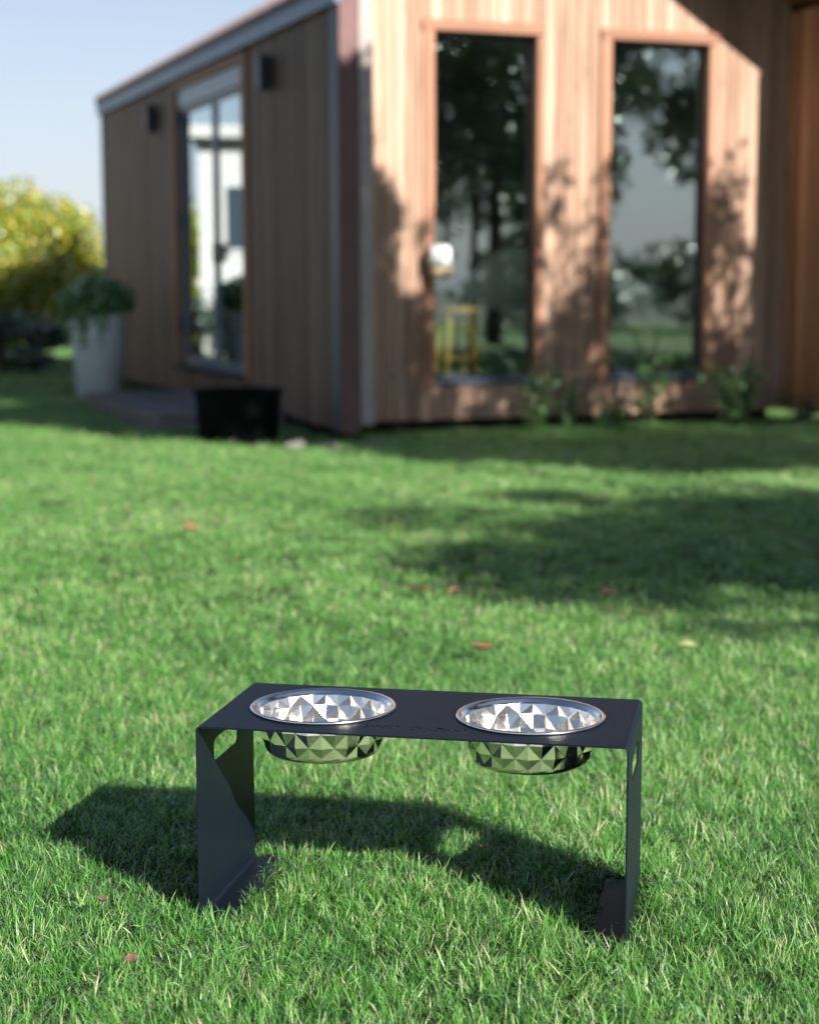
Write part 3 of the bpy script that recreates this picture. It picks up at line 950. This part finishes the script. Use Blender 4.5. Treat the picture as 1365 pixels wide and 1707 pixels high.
def temp(me):
    o = bpy.data.objects.new('temp', me); col.objects.link(o); return o
def baked(o):
    dg = bpy.context.evaluated_depsgraph_get()
    dg.update()
    return bpy.data.meshes.new_from_object(o.evaluated_get(dg))
def boolean(me, cutters, op='DIFFERENCE'):
    o = temp(me); tmp = [o]
    for c in cutters:
        co_ = temp(c); tmp.append(co_)
        md = o.modifiers.new('b', 'BOOLEAN'); md.operation = op; md.object = co_; md.solver = 'EXACT'
    r = baked(o)
    for t in tmp: bpy.data.objects.remove(t)
    return r
def cyl_mesh(x, y, z0, z1, r, n=96):
    q = MB().lathe([(r, z0), (r, z1)], n, (x, y, 0)); return mesh_from('c', q.v, q.f)
def box_mesh(*a):
    q = MB().box(*a); return mesh_from('b', q.v, q.f)
def char_mesh(ch, x0, x1, y0, y1, bars=()):
    cu_ = bpy.data.curves.new('t', 'FONT'); cu_.body = ch; cu_.size = 1; cu_.extrude = .5; cu_.offset = .032; cu_.resolution_u = 6
    o = bpy.data.objects.new('t', cu_); col.objects.link(o)
    me_ = baked(o); bpy.data.objects.remove(o)
    co_ = np.empty(len(me_.vertices) * 3); me_.vertices.foreach_get('co', co_); co_ = co_.reshape(-1, 3)
    mn, mx = co_.min(0), co_.max(0)
    co_[:, 0] = x0 + (co_[:, 0] - mn[0]) / (mx[0] - mn[0]) * (x1 - x0)
    co_[:, 1] = y0 + (co_[:, 1] - mn[1]) / (mx[1] - mn[1]) * (y1 - y0)
    co_[:, 2] = SH + co_[:, 2] / .5 * .01
    me_.vertices.foreach_set('co', co_.ravel()); me_.update()
    bm = bmesh.new(); bm.from_mesh(me_); bmesh.ops.remove_doubles(bm, verts=bm.verts, dist=1e-6); bm.to_mesh(me_); bm.free()
    if bars:
        me_ = boolean(me_, [box_mesh(bx - .0005, bx + .0005, ya, yb, SH - .05, SH + .05) for bx, ya, yb in bars])
    # lettering faces the far side: turn half round
    for v_ in me_.vertices:
        v_.co.x, v_.co.y = -v_.co.x, -v_.co.y
    return me_
BC = [(-0.1771, 0.1629), (0.1757, 0.1629)]
LY0, LY1 = -.064, -.0445
ym = (LY0 + LY1) / 2
cut = [cyl_mesh(x, y, SH - .02, SH + .02, .112) for x, y in BC]
def stroke(pts, w=.0031):
    # one cut stroke of a letter: a ribbon of width w along pts, turned to be read from the far side
    L_, R_ = [], []
    for k, (x, y) in enumerate(pts):
        x0, y0 = pts[max(k - 1, 0)]; x1, y1 = pts[min(k + 1, len(pts) - 1)]
        d = math.hypot(x1 - x0, y1 - y0); nx, ny = -(y1 - y0) / d * w / 2, (x1 - x0) / d * w / 2
        L_.append((-(x + nx), -(y + ny))); R_.append((-(x - nx), -(y - ny)))
    pl_ = R_ + L_[::-1]
    n_ = len(pl_)
    q_ = MB().poly([(a, b, SH - .01) for a, b in pl_] + [(a, b, SH + .01) for a, b in pl_],
                   [tuple(reversed(range(n_))), tuple(range(n_, 2 * n_))] + [(k, (k + 1) % n_, n_ + (k + 1) % n_, n_ + k) for k in range(n_)])
    me_ = mesh_from('k', q_.v, q_.f)
    bm_ = bmesh.new(); bm_.from_mesh(me_); bmesh.ops.recalc_face_normals(bm_, faces=bm_.faces); bm_.to_mesh(me_); bm_.free()
    return me_
def bow(cx, cy, a, b, t0, t1, n=12):
    return [(cx + a * math.cos(R(t0 + (t1 - t0) * k / n)), cy + b * math.sin(R(t0 + (t1 - t0) * k / n))) for k in range(n + 1)]
hh = (LY1 - LY0) / 2 - .0016
cut += [stroke([(-.0835, LY0), (-.0835, LY1)]), stroke(bow(-.0795, ym, .0110, hh, 84, -84)),                       # D
        stroke(bow(-.0015, ym, .0095, hh, 48, 330)), stroke([(.0085, ym - .0022), (.0020, ym - .0022)]),            # G
        stroke([(.0272, LY0), (.0272, LY1)]), stroke([(.0305, ym + .0086)] + bow(.0350, ym + .0047, .0055, .0039, 88, -80), .0026),
        stroke(bow(.0360, ym - .0047, .0062, .0039, 70, -88) + [(.0305, ym - .0086)], .0026),                                                      # B
        stroke([(.0462, LY0), (.0538, LY1)]), stroke([(.0640, LY0), (.0572, LY1)]), stroke([(.0524, LY0 + .0052), (.0586, LY0 + .0052)], .0026),   # A
        stroke([(.0690, LY0), (.0690, LY1)]), stroke([(.0722, ym + .0084)] + bow(.0768, ym + .0045, .0058, .0039, 88, -88) + [(.0722, ym + .0006)], .0026), stroke([(.0752, ym - .0022), (.0830, LY0)])]  # R
def oval(x, y, a, b, rot=0.0, n=20, cres=0.0):
    pts = []
    for k in range(n):
        t = 2 * math.pi * k / n
        px, py = a * math.cos(t), b * math.sin(t)
        py += cres * (px / a) ** 2 * b
        pts.append((x + px * math.cos(rot) - py * math.sin(rot), y + px * math.sin(rot) + py * math.cos(rot)))
    q = MB().poly([(p_[0], p_[1], SH - .01) for p_ in pts] + [(p_[0], p_[1], SH + .01) for p_ in pts],
                  [tuple(reversed(range(n))), tuple(range(n, 2 * n))] + [(k, (k + 1) % n, n + (k + 1) % n, n + k) for k in range(n)])
    return mesh_from('o', q.v, q.f)
# paw for the O (stand coordinates: pad on the far side, toes toward the camera)
cut += [oval(.0375, .0595, .0125, .0052, 0, cres=-.6),
        oval(.0205, .0535, .0040, .0026, .5), oval(.0288, .0465, .0040, .0036, .2), oval(.0385, .0440, .0040, .0038, 0),
        oval(.0480, .0465, .0040, .0036, -.2), oval(.0560, .0530, .0042, .0026, -.5)]
RB = 0.008
top = boolean(box_mesh(-.35 + RB, .35 - RB, 0, SD, SH - ST, SH), cut)
assert len(top.vertices) > 400
top.materials.clear(); top.materials.append(M['powder'])
tp = link('top_panel', top, stand)
def sheet(prof, v0, v1):
    """closed outline prof in (u, z), extruded over v"""
    n = len(prof)
    q = MB().poly([(a, v0, b) for a, b in prof] + [(a, v1, b) for a, b in prof],
                  [tuple(range(n)), tuple(reversed(range(n, 2 * n)))] + [(k, n + k, n + (k + 1) % n, (k + 1) % n) for k in range(n)])
    me = mesh_from('s', q.v, q.f)
    bm = bmesh.new(); bm.from_mesh(me); bmesh.ops.recalc_face_normals(bm, faces=bm.faces); bm.to_mesh(me); bm.free()
    return me
def arc(cx, cz, r, a0, a1, n=7):
    return [(cx + r * math.cos(a0 + (a1 - a0) * k / n), cz + r * math.sin(a0 + (a1 - a0) * k / n)) for k in range(n + 1)]
for s in (-1, 1):
    ri = RB - ST
    prof = arc(.35 - RB, SH - RB, RB, math.pi / 2, 0) + arc(.35 - RB, RB, RB, 0, -math.pi / 2) \
        + arc(.35 - RB, RB, ri, -math.pi / 2, 0) + arc(.35 - RB, SH - RB, ri, 0, math.pi / 2)
    prof = [(s * a, b) for a, b in prof]
    # grip slot, rounded
    n = 10; rr_ = .0125
    sl_ = []
    for (cv, cz, a0) in ((.2145, .2685, 0), (.1005, .2685, math.pi / 2), (.1005, .2555, math.pi), (.2145, .2555, 1.5 * math.pi)):
        for k in range(n + 1):
            a = a0 + math.pi / 2 * k / n
            sl_.append((cv + rr_ * math.cos(a), cz + rr_ * math.sin(a)))
    nn_ = len(sl_)
    q = MB().poly([(s * .33, a, b) for a, b in sl_] + [(s * .37, a, b) for a, b in sl_],
                  [tuple(range(nn_)), tuple(reversed(range(nn_, 2 * nn_)))] + [(k, nn_ + k, nn_ + (k + 1) % nn_, (k + 1) % nn_) for k in range(nn_)])
    cm = mesh_from('c', q.v, q.f)
    bm = bmesh.new(); bm.from_mesh(cm); bmesh.ops.recalc_face_normals(bm, faces=bm.faces); bm.to_mesh(cm); bm.free()
    lm = boolean(sheet(prof, 0, SD), [cm])
    lm.materials.clear(); lm.materials.append(M['powder'])
    lg = link('leg', lm, stand)
    md = lg.modifiers.new('edge', 'BEVEL'); md.width = .0004; md.segments = 1; md.limit_method = 'ANGLE'; md.angle_limit = R(50)
    fo = MB().box(*sorted((s * .29, s * (.35 - RB))), 0, SD, 0.0, ST).build('foot', M['powder'], stand, bevel=.0004, seg=1)

# ------------------------------------------------------------------ the two bowls
def bowl_mesh():
    NF = 30                       # half facets round
    K = 3
    def ring(r, z, n): return [(r * math.cos(2 * math.pi * k / n), r * math.sin(2 * math.pi * k / n), z) for k in range(n)]
    v, f, sm = [], [], []
    def add_rings(prof, n):
        st_ = []
        for r, z in prof:
            st_.append(len(v)); v.extend(ring(r, z, n))
        for i in range(len(prof) - 1):
            for k in range(n):
                k2 = (k + 1) % n
                f.append((st_[i] + k, st_[i] + k2, st_[i + 1] + k2, st_[i + 1] + k)); sm.append(True)
        return st_
    n = NF * K
    s1 = add_rings([(.1195, .0006), (.1222, .0009), (.1235, .0022), (.1232, .0040), (.1215, .0050), (.1190, .0050),
                    (.1165, .0040), (.1140, .0022), (.1120, -.0004), (.1106, -.0018)], n)
    u0 = s1[-1]
    # two staggered rows of pressed diamonds: on each level nodes alternate with pushed-out apexes
    rows = []
    for z, node_odd in ((-.0035, True), (-.0215, False), (-.0450, True), (-.0640, False)):
        rows.append(len(v))
        rb = .1095 + .17 * z
        for k in range(NF):
            t = 2 * math.pi * k / NF
            node = (k % 2 == 1) == node_odd
            edge = z > -.01 or z < -.06
            rr_k = rb - .0016 if node else rb + (.0006 if edge else .0046)
            v.append((rr_k * math.cos(t), rr_k * math.sin(t), z))
    def fan(top0, bot0, up=True):
        for k in range(NF):
            k2 = (k + 1) % NF
            U = [top0 + (k * K + j) % n for j in range(K + 1)]
            A, B = bot0 + k, bot0 + k2
            for t in ((A, U[0], U[1]), (A, U[1], B), (B, U[1], U[2]), (B, U[2], U[3])):
                f.append(t if not up else t[::-1]); sm.append(True)
    fan(u0, rows[0])
    c0 = rows[3]
    for ri_ in range(3):
        p0, q0 = rows[ri_], rows[ri_ + 1]
        top_odd = ri_ in (0, 2)
        for k in range(NF):
            k2 = (k + 1) % NF
            P_, P2_, Q_, Q2_ = p0 + k, p0 + k2, q0 + k, q0 + k2
            k_is_top_node = ((k % 2 == 1) == top_odd)
            tri = [(P_, Q2_, P2_), (P_, Q_, Q2_)] if k_is_top_node else [(P2_, P_, Q_), (P2_, Q_, Q2_)]
            for t in tri:
                f.append(t); sm.append(False)
    d0 = len(v)
    v.extend(ring(.0970, -.0675, n))
    fan(d0, c0, False)
    pr = [(.0945, -.0700), (.0905, -.0728), (.0850, -.0745), (.0800, -.0740), (.0760, -.0725), (.03, -.0722)]
    last = d0
    for r, z in pr:
        s_ = len(v); v.extend(ring(r, z, n))
        for k in range(n):
            k2 = (k + 1) % n
            f.append((last + k, last + k2, s_ + k2, s_ + k)); sm.append(True)
        last = s_
    ci = len(v); v.append((0, 0, -.0722))
    for k in range(n):
        f.append((last + k, last + (k + 1) % n, ci)); sm.append(True)
    me = mesh_from('bowl', v, f, M['steel'])
    bm = bmesh.new(); bm.from_mesh(me); bmesh.ops.recalc_face_normals(bm, faces=bm.faces); bm.to_mesh(me); bm.free()
    me.polygons.foreach_set('use_smooth', sm)
    return me
bme = bowl_mesh()
for i, (x, y) in enumerate(BC):
    p = Matrix.Rotation(SYAW, 4, 'Z') @ Vector((x, y, SH)) + SO
    o = link('steel_bowl', bme)
    o.location = p; o.rotation_euler = (0, 0, SYAW + R(-6 if i == 0 else 11.3))
    so = o.modifiers.new('thickness', 'SOLIDIFY'); so.thickness = .0007; so.offset = 0
    bv = o.modifiers.new('crease', 'BEVEL'); bv.width = .0020; bv.segments = 3; bv.limit_method = 'ANGLE'; bv.angle_limit = R(9); bv.harden_normals = False
    tag(o, ['faceted stainless steel bowl set in the stand on the left, beside the cut letters BAR',
            'faceted stainless steel bowl set in the stand on the right, beside the cut letter D'][i], 'bowl', 'bowls in the feeder stand')

# ------------------------------------------------------------------ fallen leaves lying on the grass
def fallen(x, y, s, mat, label):
    n = 6
    v_, f_ = [], []
    cu1, cu2 = random.uniform(.15, .5), random.uniform(-.3, .4)
    for i in range(n + 1):
        t = i / n
        w = math.sin(math.pi * t ** .8) * .42 * (1 - .25 * t)
        for j in (-1, -.5, 0, .5, 1):
            v_.append(((t - .5) * s, w * j * s, s * (cu1 * abs(j) ** 1.5 * w * 1.6 + cu2 * (t - .5) ** 2 * 1.5)))
    for i in range(n):
        for j in range(4):
            a = i * 5 + j
            f_.append((a, a + 1, a + 6, a + 5))
    me = mesh_from('fallen_leaf', v_, f_, mat, True)
    o = link('fallen_leaf', me)
    o.location = (x, y, .040); o.rotation_euler = (R(random.uniform(-14, 14)), R(random.uniform(-14, 14)), random.uniform(0, 6.28))
    o.modifiers.new('thickness', 'SOLIDIFY').thickness = .0006
    tag(o, label, 'leaf', 'fallen leaves on the lawn')
fallen(-.897, 7.158, .075, M['leaf_dry'], 'orange fallen leaf alone on the far left of the lawn')
fallen(.036, 5.686, .085, M['leaf_dry'], 'largest orange fallen leaf in mid lawn behind the stand')
fallen(.144, 5.662, .055, M['leaf_brown'], 'small orange brown fallen leaf just right of the largest one')
fallen(.195, 4.745, .07, M['leaf_dry'], 'orange fallen leaf on the lawn nearest behind the right bowl')
fallen(.644, 5.579, .08, M['leaf_brown'], 'brown fallen leaf inside the tree shadow on the right')
fallen(.702, 5.239, .075, M['leaf_brown'], 'brown fallen leaf at the near edge of the tree shadow')
fallen(.874, 8.024, .09, M['leaf_pale'], 'pale yellowish fallen leaf at the far edge of the tree shadow')
fallen(.768, 4.755, .06, M['leaf_pale'], 'pale green fallen leaf on the lawn right of the stand')
fallen(-.505, 2.753, .022, M['leaf_brown'], 'small brown leaf piece in the grass left of the stand leg')
fallen(-.415, 2.50, .026, M['leaf_brown'], 'brownish leaf piece in the foreground grass at lower left')
fallen(.13, 3.02, .024, M['leaf_brown'], 'small orange leaf in the stand shadow under the right bowl')

# ------------------------------------------------------------------ lawn: one object, tufts spread by geometry nodes
def tuft(nb, rad, l0, l1, w0, w1, segs, lean=.55):
    V_, F_, bc_, = [], [], []
    for _ in range(nb):
        a = random.uniform(0, 6.283); r = rad * math.sqrt(random.random())
        x, y = r * math.cos(a), r * math.sin(a)
        L = random.uniform(l0, l1); w = random.uniform(w0, w1)
        d = random.uniform(0, 6.283)
        ln = abs(random.gauss(0, lean)) + .05
        bend = random.gauss(.35, .35)
        face = d + random.gauss(math.pi / 2, .5)
        wx, wy = math.cos(face), math.sin(face)
        tone = min(1, max(0, random.gauss(.47, .17)))
        if random.random() < .11: tone = random.uniform(.80, 1.0)
        b = len(V_)
        px, py, pz = x, y, -.004
        ang = ln * .5
        for i in range(segs):
            t = i / segs
            ww = w * (1 - .45 * t) * .5
            V_ += [(px - wx * ww, py - wy * ww, pz), (px + wx * ww, py + wy * ww, pz)]
            bc_ += [tone * (.80 + .2 * t)] * 2  # tone drops toward the blade base: self-shadow put into the colour
            st_ = L / segs
            px += math.cos(d) * math.sin(ang) * st_; py += math.sin(d) * math.sin(ang) * st_; pz += math.cos(ang) * st_
            ang += bend / segs + ln / segs
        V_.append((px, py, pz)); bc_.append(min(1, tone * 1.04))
        for i in range(segs - 1):
            F_.append((b + 2 * i, b + 2 * i + 1, b + 2 * i + 3, b + 2 * i + 2))
        F_.append((b + 2 * segs - 2, b + 2 * segs - 1, b + 2 * segs))
    return V_, F_, bc_
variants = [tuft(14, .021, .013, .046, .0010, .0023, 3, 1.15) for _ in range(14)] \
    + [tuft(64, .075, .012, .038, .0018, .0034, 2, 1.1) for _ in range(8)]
NV1, NV2 = 14, 8
GV, GF, GB, GI = [], [], [], []
for i, (a, b, c) in enumerate(variants):
    o_ = len(GV)
    GV += a; GF += [tuple(o_ + k for k in q) for q in b]; GB += c; GI += [i] * len(b)
def footprint_mask(x, y, near):
    ok = np.ones(len(x), bool)
    cs, sn = math.cos(SYAW), math.sin(SYAW)
    lu = cs * (x - SO.x) + sn * (y - SO.y); lv = -sn * (x - SO.x) + cs * (y - SO.y)
    mg = .010
    ok &= ~((np.abs(lu) > np.where(lu < 0, .300, .290)) & (np.abs(lu) < .352 + .014) & (lv > -.006) & (lv < SD + .01))
    hu = (x - P0.x) * HU.x + (y - P0.y) * HU.y; hv = (x - P0.x) * HV.x + (y - P0.y) * HV.y
    ok &= ~((hu > .03) & (hu < W_ - .03) & (hv > FV + .05) & (hv < DEP - .05))
    ok &= ~((hu > .0) & (hu < CT) & (hv > 0) & (hv < DEP))
    ok &= ~((hu > su0 - .06) & (hu < .02) & (hv > sv0 - .06) & (hv < sv1 + .05))
    ok &= ~(np.hypot(x - pp.x, y - pp.y) < .24)
    ok &= ~(np.hypot(x - tb.x, y - tb.y) < .26)
    return ok
def scatter(x0, x1, y0, y1, dens, near, keep=None):
    n = int((x1 - x0) * (y1 - y0) * dens)
    x = rng.uniform(x0, x1, n); y = rng.uniform(y0, y1, n)
    k = footprint_mask(x, y, near)
    if keep is not None: k &= keep(x, y)
    x, y = x[k], y[k]; n = len(x)
    wob = np.sin(x * 3.1 + 1.3 * np.sin(y * 2.3)) + np.sin(y * 3.7 + 1.1 * np.sin(x * 1.9)) + .7 * np.sin(x * 9.1 + y * 7.3) + .6 * np.sin(x * 17 - y * 13 + 2)
    wob /= 3.3
    s = (1.0 + .18 * wob) * rng.uniform(.78, 1.22, n)
    cs, sn = math.cos(SYAW), math.sin(SYAW)
    lu = cs * (x - SO.x) + sn * (y - SO.y); lv = -sn * (x - SO.x) + cs * (y - SO.y)
    s *= 1 + .4 * np.exp(-(((np.abs(lu) - .33) / .06) ** 2) - ((lv + .03) / .05) ** 2) - .3 * ((lv > 0) & (lv < SD) & (np.abs(np.abs(lu) - .28) < .03))
    tint = np.clip(.5 + .20 * wob + rng.normal(0, .16, n), 0, 1)
    P = np.stack([x, y, rng.uniform(-.004, .002, n)], 1)
    # whole patches of the sward lie over in one direction
    ta = .42 * np.sin(x * 11 + 3 * np.sin(y * 5.1)) * np.sin(y * 9.3 + 2 * np.sin(x * 4.3) + 1)
    tb_ = .42 * np.sin(y * 12.7 + 2.5 * np.sin(x * 6.1) + 2) * np.sin(x * 8.1 - 1.7 * np.sin(y * 3.7))
    rot = np.stack([ta + rng.normal(0, .16, n), tb_ + rng.normal(0, .16, n), rng.uniform(0, 6.283, n)], 1)
    idx = rng.integers(0, NV1, n) if near else NV1 + rng.integers(0, NV2, n)
    if not near: tint = np.clip(tint + .10, 0, 1)
    return P, rot, s, tint, idx
YN = 5.0
parts = [scatter(-2.3, 2.3, 1.7, YN + .8, 3900, True, lambda x, y: (np.abs(x) < .235 * y + 1.0) & (rng.uniform(0, 1, len(x)) > (y - YN + .6) / 1.4)),
         scatter(-6.5, 6.5, YN - .6, 16.5, 360, False, lambda x, y: (np.abs(x) < .235 * y + 1.6) & (rng.uniform(0, 1, len(x)) < (y - YN + .6) / 1.4)),
         scatter(-9, 9, -1.5, 16.5, 90, False, lambda x, y: (np.abs(x) >= .235 * y + .9) | (y < 1.7)),
         scatter(-4.5, 4.5, -.8, 9, 290, False, lambda x, y: ((np.abs(x) >= .235 * y + .95) & (y < YN)) | (y < 1.72) | (np.abs(x) >= .235 * y + 1.6)),
         scatter(-16, -1, 16.5, 34, 110, False), scatter(9, 27, -14, 9, 45, False)]
PP = np.vstack([p_[0] for p_ in parts]); RR = np.vstack([p_[1] for p_ in parts])
SS = np.concatenate([p_[2] for p_ in parts]); TT = np.concatenate([p_[3] for p_ in parts]); II = np.concatenate([p_[4] for p_ in parts])
print('tufts', len(PP))
ng = len(GV); npnt = len(PP)
gme = bpy.data.meshes.new('grass')
gme.from_pydata(GV + [tuple(p_) for p_ in PP.tolist()], [], GF)
def pattr(nm, typ, key, base, pts):
    a = gme.attributes.new(nm, typ, 'POINT')
    a.data.foreach_set(key, np.concatenate([np.asarray(base).ravel(), np.asarray(pts).ravel()]))
pattr('bc', 'FLOAT', 'value', np.array(GB, np.float32), np.zeros(npnt, np.float32))
pattr('tint', 'FLOAT', 'value', np.zeros(ng, np.float32), TT.astype(np.float32))
pattr('sz', 'FLOAT', 'value', np.ones(ng, np.float32), SS.astype(np.float32))
pattr('ispt', 'BOOLEAN', 'value', np.zeros(ng, bool), np.ones(npnt, bool))
pattr('idx', 'INT', 'value', np.zeros(ng, np.int32), II.astype(np.int32))
pattr('rot', 'FLOAT_VECTOR', 'vector', np.zeros((ng, 3), np.float32), RR.astype(np.float32))
fa = gme.attributes.new('vid', 'INT', 'FACE')
fa.data.foreach_set('value', np.array(GI, np.int32))
gme.materials.append(M['grass'])
grass = link('grass', gme)
tag(grass, 'short mown green lawn grass covering the garden', 'grass', kind='stuff')
gt = bpy.data.node_groups.new('scatter_tufts', 'GeometryNodeTree')
gt.interface.new_socket('Geometry', in_out='INPUT', socket_type='NodeSocketGeometry')
gt.interface.new_socket('Geometry', in_out='OUTPUT', socket_type='NodeSocketGeometry')
gi = gt.nodes.new('NodeGroupInput'); go = gt.nodes.new('NodeGroupOutput')
def named(nm, typ):
    n_ = gt.nodes.new('GeometryNodeInputNamedAttribute'); n_.data_type = typ; n_.inputs['Name'].default_value = nm
    return n_.outputs['Attribute']
sep = gt.nodes.new('GeometryNodeSeparateGeometry'); sep.domain = 'POINT'
gt.links.new(gi.outputs[0], sep.inputs['Geometry'])
gt.links.new(named('ispt', 'BOOLEAN'), sep.inputs['Selection'])
m2p = gt.nodes.new('GeometryNodeMeshToPoints')
gt.links.new(sep.outputs['Selection'], m2p.inputs['Mesh'])
spl = gt.nodes.new('GeometryNodeSplitToInstances'); spl.domain = 'FACE'
gt.links.new(sep.outputs['Inverted'], spl.inputs['Geometry'])
gt.links.new(named('vid', 'INT'), spl.inputs['Group ID'])
iop = gt.nodes.new('GeometryNodeInstanceOnPoints')
gt.links.new(m2p.outputs[0], iop.inputs['Points'])
gt.links.new(spl.outputs['Instances'], iop.inputs['Instance'])
iop.inputs['Pick Instance'].default_value = True
gt.links.new(named('idx', 'INT'), iop.inputs['Instance Index'])
e2r = gt.nodes.new('FunctionNodeEulerToRotation')
gt.links.new(named('rot', 'FLOAT_VECTOR'), e2r.inputs[0])
gt.links.new(e2r.outputs[0], iop.inputs['Rotation'])
cxyz = gt.nodes.new('ShaderNodeCombineXYZ')
sz_ = named('sz', 'FLOAT')
for i in range(3): gt.links.new(sz_, cxyz.inputs[i])
gt.links.new(cxyz.outputs[0], iop.inputs['Scale'])
gt.links.new(iop.outputs[0], go.inputs[0])
mod = grass.modifiers.new('scatter', 'NODES')
mod.node_group = gt
